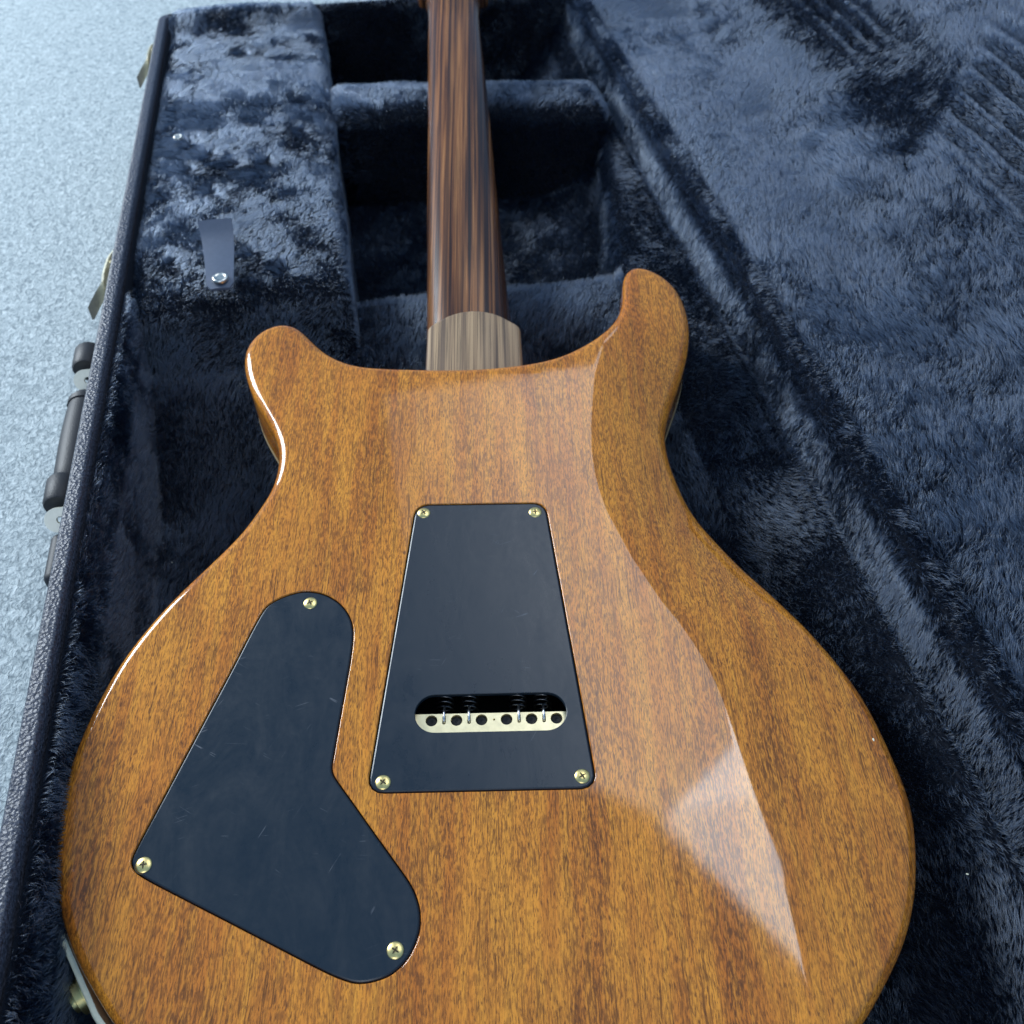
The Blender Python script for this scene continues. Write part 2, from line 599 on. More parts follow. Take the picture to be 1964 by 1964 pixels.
# ------------------------------------------------------------------ fur
def fur(parent, density, length, comb=(0, 0, 0), lean=.9, stand=.55, clump=.0045, pull=.5, keep=None, lengthfn=None, combfn=None, seed=0, radius=.00015):
    """short plush pile on a mesh: one hair-curves object under its panel"""
    me = parent.data
    me.calc_loop_triangles()
    nv = len(me.vertices)
    V = np.empty(nv * 3)
    me.vertices.foreach_get('co', V)
    V = V.reshape(-1, 3)
    Nn = np.empty(nv * 3)
    me.vertices.foreach_get('normal', Nn)
    Nn = Nn.reshape(-1, 3)
    T = np.empty(len(me.loop_triangles) * 3, int)
    me.loop_triangles.foreach_get('vertices', T)
    T = T.reshape(-1, 3)
    a, b, c = V[T[:, 0]], V[T[:, 1]], V[T[:, 2]]
    A = .5 * np.linalg.norm(np.cross(b - a, c - a), axis=1)
    cen = (a + b + c) / 3
    if keep is not None:
        A = A * keep(cen)
    n = int(A.sum() * density * 1e6)
    r = np.random.default_rng(100 + seed)
    ti = np.searchsorted(np.cumsum(A) / A.sum(), r.random(n))
    ti = np.clip(ti, 0, len(T) - 1)
    u, v = r.random(n), r.random(n)
    s = u + v > 1
    u[s], v[s] = 1 - u[s], 1 - v[s]
    w = 1 - u - v
    P = V[T[ti, 0]] * w[:, None] + V[T[ti, 1]] * u[:, None] + V[T[ti, 2]] * v[:, None]
    Nr = Nn[T[ti, 0]] * w[:, None] + Nn[T[ti, 1]] * u[:, None] + Nn[T[ti, 2]] * v[:, None]
    Nr /= np.linalg.norm(Nr, axis=1)[:, None] + 1e-9
    L1 = vnoise(P, .055, seed * 7.3)
    L2 = vnoise(P, .017, seed * 3.1 + 5)
    L3 = vnoise(P, .006, seed * 1.7 + 9)
    lv = np.asarray(comb, float)[None] + lean * (.9 * L1 + .75 * L2 + .45 * L3) + r.normal(0, .26, (n, 3))
    if combfn is not None:
        lv = lv + combfn(P)
    lv -= Nr * np.sum(lv * Nr, 1)[:, None]
    Ln = length * (.78 + .3 * vnoise(P, .03, 11.5)[:, 0] + .18 * r.random(n))
    if lengthfn is not None:
        Ln = Ln * lengthfn(P)
    Ln = Ln[:, None]
    tip = P + Nr * Ln * stand + lv * Ln * .75
    # clumping of the tips
    wob = P + vnoise(P, .007, 2.2) * .006 + vnoise(P, .003, 6.2) * .002
    key = np.floor(wob / clump).astype(np.int64)
    key = key[:, 0] * 73856093 ^ key[:, 1] * 19349663 ^ key[:, 2] * 83492791
    _, inv = np.unique(key, return_inverse=True)
    cnt = np.bincount(inv).astype(float)
    mean = np.stack([np.bincount(inv, tip[:, k]) / cnt for k in range(3)], 1)
    tip = tip + (mean[inv] - tip) * (pull * r.random(n)[:, None] ** .6)
    mid = P + Nr * Ln * stand * .62 + (tip - P) * .16
    k = 4
    pts = np.empty((n, k, 3), np.float32)
    for j, t in enumerate((0, .36, .70, 1.0)):
        pts[:, j] = (1 - t) ** 2 * P + 2 * t * (1 - t) * mid + t * t * tip
    hc = bpy.data.hair_curves.new('fur')
    hc.add_curves([k] * n)
    hc.position_data.foreach_set('vector', pts.ravel())
    at = hc.attributes.get('radius') or hc.attributes.new('radius', 'FLOAT', 'POINT')
    rad = (radius * (.7 + .6 * r.random(n)))[:, None] * np.array([1.0, .9, .65, .22])[None]
    at.data.foreach_set('value', rad.astype(np.float32).ravel())
    hc.materials.append(M_FUR)
    o = bpy.data.objects.new('fur', hc)
    col.objects.link(o)
    o.parent = parent
    o['kind'] = 'stuff'
    return n

# ------------------------------------------------------------------ floor
fl = mesh_obj('floor', [(-6, -6, -.113), (6, -6, -.113), (6, 8, -.113), (-6, 8, -.113)], [(0, 1, 2, 3)], M_FLOOR)
fl['kind'] = 'structure'

# ------------------------------------------------------------------ guitar frame and outlines (mm)
GO = Vector((.02418, .20933, -.01448))
GX, GY, GN = Vector((.988413, -.151767, .002384)), Vector((.15074, .983321, .101774)), Vector((-.01779, -.100235, .994805))
G = empty('electric_guitar')
G.matrix_world = Matrix(((GX.x, GY.x, GN.x, GO.x), (GX.y, GY.y, GN.y, GO.y), (GX.z, GY.z, GN.z, GO.z), (0, 0, 0, 1)))
G['label'] = 'amber mahogany electric guitar lying face down in the open plush-lined case'
G['category'] = 'guitar'

LEFT = [(-6.1,209.7),(-30.0,210.1),(-57.1,212.0),(-68.5,213.8),(-78.7,218.4),(-85.9,223.4),(-92.7,230.7),(-100.7,241.0),(-106.0,246.8),(-111.7,249.2),(-117.9,248.6),(-125.1,244.4),(-129.7,238.3),(-132.7,230.0),(-132.7,220.2),(-130.7,210.6),(-127.5,201.1),(-122.2,189.7),(-115.5,177.7),(-108.9,165.0),(-105.0,153.7),(-103.9,142.7),(-105.0,128.6),(-108.4,118.4),(-116.4,100.6),(-127.4,84.2),(-137.7,70.1),(-145.9,57.8),(-153.9,43.2),(-159.6,30.4),(-163.7,17.4),(-166.9,4.3),(-168.9,-8.4),(-169.9,-21),(-169.3,-37.0),(-167.3,-49.5),(-165.0,-58.8),(-161.4,-68.9),(-156.6,-78.7),(-151.0,-88.2),(-145.2,-95.6),(-138.4,-103.7),(-130.7,-112.1)]
TAIL = [(-113, -127.5), (-90, -142), (-58, -154.5), (-20, -161), (20, -162), (58, -157.5), (90, -147), (115, -133.5)]
RIGHT = [(134.6,-118.1),(143.1,-109.0),(151.5,-99.2),(158.4,-89.9),(164.3,-79.4),(169.1,-68.3),(172.4,-56.9),(175.2,-44.8),(176.0,-32.2),(174.8,-20.5),(172.3,-5.0),(169.2,9.6),(164.3,23.0),(157.4,37.4),(149.4,51.8),(138.9,69.1),(127.8,84.1),(118.2,99.7),(113.0,108.9),(107.3,119.6),(103.3,133.9),(100.3,149.5),(99.4,163.9),(101.3,176.5),(106.9,192.7),(113.3,209.4),(119.2,226.8),(122.5,242.6),(123.1,257.2),(121.3,271.2),(116.9,282.4),(110.2,290.0),(103.3,294.2),(96.1,296.0),(90.0,293.1),(86.4,284.4),(85.4,271.1),(83.6,260.1),(79.5,249.6),(74.1,241.7),(65.6,232.8),(55.0,224.7),(43.2,218.0),(27.8,213.4),(8.9,210.7)]
OUT = smooth_loop(catmull(LEFT + TAIL + RIGHT, 520), 6)
if signed_area(OUT) < 0:
    OUT = OUT[::-1].copy()
CREASE = np.array([(80,243),(69,226),(62.2,202),(59.8,183.4),(57.6,164.1),(56.5,147.1),(57.0,131.8),(58.4,121.3),(61.2,107.5),(70.9,79.5),(81.6,56.1),(88.2,44.9),(93.9,33.0),(97.5,24.2),(101.0,12.4),(103.0,2.8),(104.6,-8.3),(106.5,-23.0),(108.4,-37.2),(110.3,-52.8),(111.8,-66.2),(113.7,-79.6),(115.2,-91.8),(116.2,-101.4),(117.1,-111.0),(118,-122)])  # lower run added to the carve so the pale reflection ends along it
CY, CX = CREASE[::-1, 1], CREASE[::-1, 0]

def carve(x, y):
    """belly contour: the back falls away to the right of the crease"""
    xc = np.interp(y, CY, CX)
    xc = np.where(y > 243, 80 + (y - 243) * .25, xc)
    t = np.maximum(0, x - xc)
    a = np.interp(y, [-122, -60, 0, 50, 110, 170, 230, 300], [.085, .092, .100, .118, .160, .165, .12, .085])
    b = np.interp(y, [-122, -60, 0, 50, 110, 170, 230, 300], [.0003, .0004, .0007, .0011, .0028, .0030, .0012, .0006])
    return a * (np.sqrt(t * t + .8 ** 2) - .8) + b * t * t

TREM = round_poly([(-32.5, 114.3), (-47.1, -32.6), (47.2, -32.7), (32.4, 114.0)], [7.5, 6.5, 6.5, 7.5], 8)
CTRL_PTS = [(-100.4,53.5),(-95.0,60.1),(-88.1,63.6),(-80.8,65.1),(-72.2,63.3),(-64.4,58.1),(-59.1,50.7),(-56.9,42.9),(-56.7,32.5),(-57.6,19),(-58.7,5.7),(-59.7,-7),(-60.6,-18.3),(-60.6,-21.6),(-59.3,-24.6),(-51,-35.5),(-42.8,-46.3),(-34.6,-57),(-26.8,-67.4),(-23.6,-74.2),(-22.5,-79.9),(-23.1,-86.3),(-26.6,-94.0),(-32.2,-99.3),(-38.6,-101.7),(-45.1,-102.3),(-51.0,-100.7),(-57.8,-97.9),(-75,-89.7),(-93.3,-80.9),(-112,-72),(-130.5,-62.9),(-134.8,-58.9),(-135.4,-54.0),(-127.5,-29.5),(-119.5,-4.9),(-110,24)]
CTRL = smooth_loop(catmull(CTRL_PTS, 420), 4)
if signed_area(TREM) < 0:
    TREM = TREM[::-1].copy()
if signed_area(CTRL) < 0:
    CTRL = CTRL[::-1].copy()
TREM = resample(TREM, 150)

# ------------------------------------------------------------------ guitar body
def z3(P, z):
    P = np.asarray(P)
    return np.c_[P, np.broadcast_to(z, (len(P),))] * .001

B = Build()
RR = 5.2
ins = [0, .25, .8, 1.7, 2.9, 4.4, RR]
rings = []
for d in reversed(ins):
    P = inset(OUT, d)
    zz = -carve(P[:, 0], P[:, 1]) - (RR - math.sqrt(max(0, RR * RR - (RR - d) ** 2)))
    rings.append(z3(P, zz))
inner = inset(OUT, RR)
cre = resample(CREASE, 130, False)
cre_in = inset(OUT, RR + 2.5)
ext = [q[inside(q, cre_in)] for q in (cre + np.array([o, 0]) for o in (-1.2, .2, 1.6, 3.4))]
vo, F = cdt_fill(inner, [TREM, CTRL], ext, 4.5, 1.6)
B.add(z3(vo, -carve(vo[:, 0], vo[:, 1])), F)
edge_z = -carve(OUT[:, 0], OUT[:, 1]) - RR
side = [z3(OUT, edge_z * (1 - k) + (-39.5) * k) for k in (.1, .35, .7, 1.0)]
B.rings(rings + side)
for pk, depth in ((TREM, 30), (CTRL, 4)):
    n_ = len(pk)
    B.rings([z3(pk, 0), z3(inset(pk, .28), -.10), z3(inset(pk, .42), -.45), z3(inset(pk, .42), -.9)])
    B.rings([z3(inset(pk, .42), -.9), z3(inset(pk, .45), -depth)], cap1=True, mat=1)
body = B.obj('body', [M_MAH, M_DARK], G)
bm = bmesh.new()
bm.from_mesh(body.data)
ring_v = [v for v in bm.verts if v.index < len(vo) or v.index < len(vo) + len(OUT)]
bmesh.ops.remove_doubles(bm, verts=ring_v, dist=2e-6)
bm.to_mesh(body.data)
bm.free()
autosharp(body, 50)

B = Build()
B.rings([z3(inset(OUT, -.15), -39.4), z3(inset(OUT, -.35), -39.9), z3(inset(OUT, -.35), -43.3), z3(inset(OUT, -.1), -43.8), z3(inset(OUT, .8), -43.9)])
B.obj('binding', M_BIND, body)
B = Build()
tr = [(.8, -43.8), (6, -45.2), (14, -47.6), (24, -50.6), (36, -53)]
R_ = []
for d, z in tr:
    P = inset(OUT, min(d, 9))
    if d > 9:
        P = smooth_loop(P, 40)
        c0 = np.array([0, 10])
        P = c0 + (P - c0) * (1 - (d - 9) / 150)
    R_.append(z3(P, z))
B.rings(R_, cap1=True)
B.obj('carved_top', M_TOP, body)

# ------------------------------------------------------------------ cover plates
def plate(name, loop, hole, thick, bevel=.85, top=-.05):
    B = Build()
    P0 = inset(loop, .75)
    P1 = inset(P0, bevel * .45)
    P2 = inset(P0, bevel)
    hs = []
    if hole is not None:
        hs = [hole]
    vo, F = cdt_fill(P2, hs, grid=7, margin=2)
    B.add(z3(vo, top), F)
    B.rings([z3(P2, top), z3(P1, top - bevel * .3), z3(P0, top - bevel), z3(P0, top - thick)])
    if hole is not None:
        B.rings([z3(hole, top), z3(inset(hole, .2), top - .12), z3(inset(hole, .3), top - .5), z3(inset(hole, .3), top - thick)])
    o = B.obj(name, M_PLAST, G, weld=2e-6)
    autosharp(o, 14)
    for p_ in o.data.polygons:
        if p_.normal.z > .9995:
            p_.use_smooth = False
    return o

a_ = np.linspace(PI / 2, 3 * PI / 2, 19)
SLOT = np.vstack([np.stack([-19.7 + 8.9 * np.cos(a_), 2.1 + 8.9 * np.sin(a_)], 1), np.stack([27.4 + 8.9 * np.cos(a_ + PI), 2.1 + 8.9 * np.sin(a_ + PI)], 1)])
SLOT = resample(SLOT, 90)
if signed_area(SLOT) < 0:
    SLOT = SLOT[::-1].copy()
trem = plate('tremolo_cover', TREM, SLOT, 1.9)
trem['label'] = 'black tapered tremolo cover plate with a long slot'
ctrl = plate('control_cover', CTRL, None, 1.9)
ctrl['label'] = 'black boot-shaped control cavity cover plate'

def screw(parent, x, y, rot, r=3.15):
    B = Build()
    n = 28
    prof = [(r, -.35), (r, .05), (r * .93, .28), (r * .72, .58), (r * .42, .80)]
    R_ = [circle(n, a, z) * .001 for a, z in prof]
    B.rings(R_)
    c0 = circle(n, r * .42, .80) * .001
    ctr = np.array([[0, 0, .00088]])
    B.add(np.vstack([c0, ctr]), [(i, (i + 1) % n, n) for i in range(n)])
    # countersink ring
    B.rings([circle(n, r * 1.13, .02) * .001, circle(n, r * 1.02, -.02) * .001], mat=1)
    # cross recess: dark strips laid on the dome, slot shade put into their colour
    w, l = .33 * r / 3.15, 1.55 * r / 3.15
    for q in range(2):
        a = q * PI / 2
        ca, sa = math.cos(a), math.sin(a)
        pts = [(-l, -w * .6), (-l * .6, -w), (l * .6, -w), (l, -w * .6), (l, w * .6), (l * .6, w), (-l * .6, w), (-l, w * .6)]
        V = []
        for px, py in pts:
            rr = math.hypot(px, py)
            z = np.interp(rr, [0, r * .42, r * .72, r], [.88, .80, .58, .1]) + .035 + .004 * q
            V.append(((px * ca - py * sa) * .001, (px * sa + py * ca) * .001, z * .001))
        V.append((0, 0, (.88 + .02 + .004 * q) * .001))
        B.add(V, [(i, (i + 1) % 8, 8) for i in range(8)], 1)
    o = B.obj('screw', [M_GOLD, M_SLOT], parent)
    o.location = (x * .001, y * .001, -.0001)
    o.rotation_euler = (0, 0, rot)
    return o

for (x, y), a in zip([(-27.9, 108.4), (26.7, 107.6), (-40.0, -27.6), (40.7, -26.9)], (.6, .1, .95, .55)):
    screw(trem, x, y, a)
for (x, y), a in zip([(-78.2, 58.0), (-130.0, -58.2), (-31.9, -91.0)], (.5, .12, 1.0)):
    screw(ctrl, x, y, a)

# tremolo block with string holes and the four springs
B = Build()
hx = np.linspace(-21.5, 31.8, 6)
bl = round_poly([(-31, 3.6), (-31, -14), (41, -14), (41, 3.6)], .6, 3)
if signed_area(bl) < 0:
    bl = bl[::-1].copy()
bl = resample(bl, 120)
hole_loops = []
for x in hx:
    c = circle(20, 2.55, 0, (x, .55))[:, :2]
    hole_loops.append(c)
dot = circle(8, .5, 0, ((hx[2] + hx[3]) / 2, .55))[:, :2]
slots = []
for x in ((hx[0] + hx[1]) / 2, (hx[1] + hx[2]) / 2, (hx[3] + hx[4]) / 2, (hx[4] + hx[5]) / 2):
    slots.append(round_poly([(x - .75, 3.0), (x - .75, -1.2), (x + .75, -1.2), (x + .75, 3.0)], .6, 3))
slots = [s if signed_area(s) > 0 else s[::-1].copy() for s in slots]
vo, F = cdt_fill(bl, hole_loops + [dot] + slots)
B.add(z3(vo, -4), F)
B.rings([z3(bl, -4), z3(bl, -28)])
for h in hole_loops + [dot] + slots:
    B.rings([z3(h, -4), z3(inset(h, .1), -4.15), z3(inset(h, .1), -9)])
    B.add(z3(h, -9), [tuple(range(len(h)))], 1)
block = B.obj('tremolo_block', [M_BLOCK, M_DARK], G, sharp=40)
for h in hole_loops:
    c = h.mean(0)
    B = Build()
    B.rings([circle(16, 2.3, -5.4, c) * .001, circle(16, 1.0, -5.0, c) * .001, circle(16, .55, -5.4, c) * .001], cap1=True)
    B.obj('string_ball_end', M_DARK, block)
for s in slots:
    x = s[:, 0].mean()
    t = np.linspace(0, 1, 420)
    ang = t * 2 * PI * 34
    P = np.stack([x + 3.6 * np.cos(ang), 9.0 + t * 78, -12.5 + 3.6 * np.sin(ang)], 1) * .001
    B = Build()
    B.rings(tube(P, .00048, 6))
    sp = B.obj('spring', M_STEEL, G)
    B = Build()
    hook = np.array([(x, 9.5, -9.2), (x, 7, -6.0), (x, 4, -3.6), (x, 1.6, -3.5), (x, .2, -4.4), (x, -.2, -7)]) * .001
    B.rings(tube(catmull(hook, 20, False), .00055, 8))
    B.obj('hook', M_STRING, sp)
claw = rounded_box(-.026, .034, .086, .098, -.018, -.008, .001, .01, 2).obj('spring_claw', M_STEEL, G)

# ------------------------------------------------------------------ neck, heel, headstock
NK = np.array([(200, -32.5, 24.0, -47.5), (303, -35.2, 18.2, -43), (368, -36.9, 14.3, -39.6), (387.4, -37.4, 13.6, -38.6), (450, -38.6, 10.4, -35.4), (496, -39.5, 8.3, -33), (586, -41.9, 3.6, -29), (655, -43.7, -.1, -26.6), (668, -44.4, .1, -26), (680, -46.6, 1.9, -25.2), (690, -51.5, 6.5, -24)])
ys = np.linspace(205, 690, 90)
xl, xr, zn = (np.interp(ys, NK[:, 0], NK[:, k]) for k in (1, 2, 3))
B = Build()
R_ = []
th = np.linspace(0, PI, 29)
for y, l, r_, z in zip(ys, xl, xr, zn):
    c, hw = (l + r_) / 2, (r_ - l) / 2
    hgt = np.interp(y, [205, 300, 640, 668, 690], [19, 17.5, 15, 16.5, 19])
    px = c - hw * np.sign(np.cos(th)) * np.abs(np.cos(th)) ** .82
    pz = z + hgt * np.abs(np.sin(th)) ** .86
    R_.append(np.stack([px, np.full_like(px, y), pz], 1) * .001)
B.rings(R_, closed=False)
n_ = len(th)
B.add(np.vstack([np.vstack([r[0], r[-1]]) for r in R_]), [(2 * i, 2 * i + 1, 2 * i + 3, 2 * i + 2) for i in range(len(R_) - 1)])
neck = B.obj('neck', M_ROSE, G, weld=1e-6, sharp=60)
B = Build()
R_ = []
for y, l, r_, z in zip(ys[::6], xl[::6], xr[::6], zn[::6]):
    if y > 672:
        break
    R_.append(np.array([(l + .1, y, z - .1), (r_ - .1, y, z - .1), (r_ - .1, y, z - 4.2), ((l + r_) / 2, y, z - 5.6), (l + .1, y, z - 4.2)]) * .001)
B.rings(R_, cap0=True, cap1=True)
fb = B.obj('fingerboard', M_EBONY, neck, smooth=False)
for y in 672 - 640 * (1 - 2 ** (-np.arange(1, 25) / 12.0)):
    l, r_, z = (float(np.interp(y, NK[:, 0], NK[:, k])) for k in (1, 2, 3))
    B = Build()
    B.rings(tube(np.array([(l + .6, y, z - 4.4), ((l + r_) / 2, y, z - 5.8), (r_ - .6, y, z - 4.4)]) * .001, .0010, 6), cap0=True, cap1=True)
    B.obj('fret', M_NICKEL, fb)

HEEL = round_poly([(-32.2, 205), (-32.1, 262), (-4.3, 285.5), (24.0, 261.5), (25.0, 205)], [.5, 7, 30, 7, .5], 10)
if signed_area(HEEL) < 0:
    HEEL = HEEL[::-1].copy()
HEEL = resample(HEEL, 160)
B = Build()
prof = [(0, -44), (0, -20.2), (.35, -18.9), (1.2, -17.6), (2.6, -17.1)]
B.rings([z3(inset(HEEL, d), z) for d, z in prof], cap1=True)
B.obj('heel', M_HEEL, G, sharp=50)

hs = [(-46.6, 679), (-53.5, 690), (-57, 706), (-55, 735), (-51, 775), (-46, 812), (-40, 836), (-30, 846), (-18, 838), (-5, 848), (6, 838), (9, 815), (9.5, 780), (11.5, 735), (13, 706), (8.6, 690), (1.9, 679)]
HS = catmull(hs, 120)
if signed_area(HS) < 0:
    HS = HS[::-1].copy()
B = Build()
def hz(P, off):
    return np.c_[P, -24.5 + (P[:, 1] - 679) * .16 + off] * .001
B.rings([hz(inset(HS, 1.2), -3.5), hz(HS, -2.5), hz(HS, 8.5), hz(inset(HS, .5), 9.6), hz(inset(HS, 1.6), 10)], cap0=True, cap1=True)
B.obj('headstock', M_ROSE, G, sharp=60)

# ------------------------------------------------------------------ output jack plate on the rim of the lower bout
tan = np.array([.575, -.818])      # along the edge
nrm = np.array([-.818, -.575])     # outwards
def jp(u, v, z):                   # u along, v out, z up (mm)
    c = np.array([-147.6, -94.2])
    q = c + tan * u + nrm * v
    return (q[0], q[1], z)
B = Build()
lp = round_poly([(-25, -38), (25, -38), (25, -8), (-25, -8)], 9, 8)
prof = [(0, 1.1), (0, 2.6), (.5, 3.3), (1.2, 3.5)]
R_ = []
if signed_area(lp) < 0:
    lp = lp[::-1].copy()
for d, v in prof:
    q = inset(lp, d)
    # the plate follows the curve of the rim
    R_.append(np.array([jp(a, v - .0032 * a * a, b) for a, b in q]) * .001)
B.rings(R_, cap0=True, cap1=True)
jack = B.obj('jack_plate', M_CREAM, G, sharp=50)
B = Build()
ang = np.arange(24) * 2 * PI / 24
def disc(r_, v, hexa=False):
    out = []
    for a in ang:
        rr = r_
        if hexa:
            k = (a + PI / 6) % (PI / 3) - PI / 6
            rr = r_ * math.cos(PI / 6) / math.cos(k)
        out.append(jp(2.5 + rr * math.cos(a), v, -21 + rr * math.sin(a)))
    return np.array(out) * .001
B.rings([disc(8.0, 3.4), disc(8.0, 4.2), disc(7.6, 4.4)], cap1=True)
B.rings([disc(6.9, 4.4), disc(6.9, 7.0), disc(6.3, 7.3)], cap1=True)
B.rings([disc(4.6, 7.3), disc(4.6, 9.2), disc(3.2, 9.3), disc(3.2, 7.4)], cap1=True)
B.obj('jack_socket', M_GOLD, jack, sharp=30)

# ------------------------------------------------------------------ case
CASE = empty('guitar_case', (0, 0, 0))
CASE['label'] = 'open black hard case lined with blue-black plush holding the guitar'
CASE['category'] = 'guitar case'
X0, X1, Y0, Y1, ZB = -.161, .242, -.075, .998, -.111

def rrect(x0, x1, y0, y1, r, seg=8):
    P = round_poly([(x0, y0), (x1, y0), (x1, y1), (x0, y1)], r, seg)
    return P

B = Build()
O_ = rrect(X0, X1, Y0, Y1, .014)
I_ = rrect(X0 + .0082, X1 - .0082, Y0 + .0095, Y1 - .0095, .0045)
def zz(P, z):
    return np.c_[P, np.full(len(P), z)]
O1 = rrect(X0 + .0018, X1 - .0018, Y0 + .0018, Y1 - .0018, .0122)
O05 = rrect(X0 + .0005, X1 - .0005, Y0 + .0005, Y1 - .0005, .0135)
I1 = rrect(X0 + .0073, X1 - .0073, Y0 + .0085, Y1 - .0085, .0055)
B.rings([zz(O1, ZB), zz(O_, ZB + .003), zz(O_, -.003), zz(O05, -.0011), zz(O1, -.0002), zz(rrect(X0 + .0024, X1 - .0024, Y0 + .0024, Y1 - .0024, .0116), -.0001), zz(rrect(X0 + .0067, X1 - .0067, Y0 + .0080, Y1 - .0080, .006), -.0001), zz(I1, -.0002), zz(I_, -.0012), zz(I_, ZB + .008)], cap0=True, cap1=True)
B.obj('base_shell', M_TOLEX, CASE, sharp=60)

# plush bed: height field of the inside of the base
def sstep(a, b, x):
    t = np.clip((x - a) / (b - a), 0, 1)
    return t * t * (3 - 2 * t)

def bed_z(x, y):
    z = np.full_like(x, -.090) - .013 * sstep(.555, .565, y)
    # ramp up to the shelf in front of the neck well
    shelf = -.090 + .047 * sstep(.40, .545, y)
    shelf = np.where(y > .553, -.043 - .060 * sstep(.556, .566, y), shelf)
    z = np.maximum(z, shelf)
    # wedge beside the neck well
    pr = np.interp(y, [.545, .782, .84], [.169, .212, .216])
    wedge = -.104 + .071 * sstep(pr - .004, pr + .006, x)
    z = np.where(y > .535, np.maximum(z, wedge), z)
    # padded side by the hinge
    prof = np.interp(x, [.140, .165, .185, .203, .214, .2195, .2220, .2245, .2275, .2295, .2308, .2320, .2435],
                        [-.091, -.085, -.074, -.056, -.040, -.0325, -.0300, -.0320, -.0290, -.0230, -.0110, .0010, .0016])
    gentle = np.interp(x, [.095, .125, .150, .175, .200, .2195, .2220, .2245, .2275, .2295, .2308, .2320, .2435],
                          [-.091, -.076, -.054, -.042, -.0365, -.0335, -.0300, -.0320, -.0290, -.0230, -.0110, .0010, .0016])
    wg = sstep(.22, .36, y) * sstep(.60, .53, y)
    z = np.maximum(z, prof * (1 - wg) + gentle * wg)
    # walls
    z = np.maximum(z, -.091 + .086 * sstep(-.1425, -.1498, x))
    z = np.maximum(z, -.091 + .088 * sstep(Y0 + .018, Y0 + .0105, y))
    z = np.maximum(z, -.091 + .093 * sstep(Y1 - .019, Y1 - .0105, y))
    return z

def grid_mesh(name, X, Y, zf, mat_, parent):
    gx, gy = np.meshgrid(X, Y)
    gz = zf(gx, gy)
    V = np.stack([gx, gy, gz], 2).reshape(-1, 3)
    m = len(X)
    i, j = np.meshgrid(np.arange(len(Y) - 1), np.arange(m - 1), indexing='ij')
    a = (i * m + j).ravel()
    F = np.stack([a, a + 1, a + m + 1, a + m], 1)
    me = bpy.data.meshes.new(name)
    me.from_pydata(V.tolist(), [], F.tolist())
    return link(name, me, parent, [mat_])

xs = np.r_[np.linspace(-.1505, -.141, 9), np.arange(-.136, .090, .006), np.arange(.093, .214, .003), np.arange(.2145, .2436, .00125)]
ysb = np.r_[np.linspace(Y0 + .0095, Y0 + .02, 8), np.arange(-.05, .54, .007), np.arange(.543, .572, .002), np.arange(.578, .972, .007), np.linspace(.978, Y1 - .0095, 10)]
bed = grid_mesh('plush_bed', xs, ysb, bed_z, M_UNDER, CASE)

OUTC = smooth_loop(inset(OUT, 26), 6)
Rg = np.array([[GX.x, GX.y, GX.z], [GY.x, GY.y, GY.z]])
def under_guitar(P):
    L = (P - np.array(GO)) @ Rg.T * 1000
    return inside(L, OUTC)
def keep_bed(P):
    k = ~under_guitar(P)
    k &= ~((P[:, 0] < -.013) & (P[:, 1] > .54))
    k &= P[:, 1] > .02
    return k.astype(float)

def comb_bed(P):
    c = np.zeros_like(P)
    # nap laid down on the hinge-side wall, brushed across the bed
    wall = P[:, 0] > .2232
    c[wall] = (0, -.55, -.35)
    rim = P[:, 2] > -.004
    c[rim] = (.1, -.4, 0)
    fl_ = ~wall & (P[:, 2] < -.03)
    c[fl_] = (.30, .60, .10)
    c[~wall & (P[:, 0] > .176)] = (.2, -.75, 0)
    c[(P[:, 1] > .556) & (P[:, 2] < -.045)] = (.1, -.25, 0)
    return c
NF = fur(bed, 1.25, .0082, lean=.5, stand=.62, keep=keep_bed, combfn=comb_bed, seed=1)

# accessory compartment lid with its pull tab and snaps
acc = rounded_box(-.1503, -.0115, .534, .9975, -.1035, -.0085, .010, .007, 4)
V = np.vstack(acc.v)
V[:, 2] += (V[:, 2] > -.03) * (.003 * np.sin((V[:, 0] + .15) / .139 * PI) - .004 * sstep(.60, .534, V[:, 1]))
V[:, 1] -= np.where(V[:, 1] < .57, (np.clip(-.012 - V[:, 2], 0, 1)) * .75, 0)
V[:, 2] += np.where(V[:, 2] > -.03, .0095 * sstep(.955, .985, V[:, 1]), 0)
V[:, 1] = np.where(V[:, 2] < -.0015, np.minimum(V[:, 1], .9880), V[:, 1])
acc.v = [V]
acc = acc.obj('accessory_compartment', M_UNDER, CASE, weld=1e-6)
def keep_acc(P):
    return ((P[:, 2] > -.102) & (P[:, 0] > -.1495) & (P[:, 1] < .9976)).astype(float)
def comb_acc(P):
    c = np.zeros_like(P)
    top = P[:, 2] > -.016
    c[top] = (.08, .10, 0)
    # tufts parted round the tab and in the middle of the lid
    for (x, y, r_, s) in ((-.122, .735, .016, 1.5), (-.105, .715, .018, 1.6), (-.085, .700, .017, 1.5), (-.118, .695, .014, 1.3), (-.062, .700, .011, 1.2), (-.092, .600, .016, 1.4), (-.072, .575, .012, 1.1), (-.125, .575, .012, 1.1), (-.050, .556, .012, 1.2), (-.035, .745, .010, 1.0), (-.100, .655, .010, 1.0), (-.082, .90, .010, 1.0), (-.060, .86, .008, .9)):
        d = P - np.array([x, y, -.006])
        rr = np.linalg.norm(d[:, :2], axis=1)
        rot_ = vnoise(P, .006, x * 300)[:, :1] * 1.5
        d = np.c_[d[:, :1] * np.cos(rot_) - d[:, 1:2] * np.sin(rot_), d[:, :1] * np.sin(rot_) + d[:, 1:2] * np.cos(rot_), d[:, 2:]]
        c += (d / (rr[:, None] + 1e-6)) * (.75 * s * np.exp(-(rr / r_) ** 2))[:, None]
    c[~top] += (0, 0, -.6)
    return c
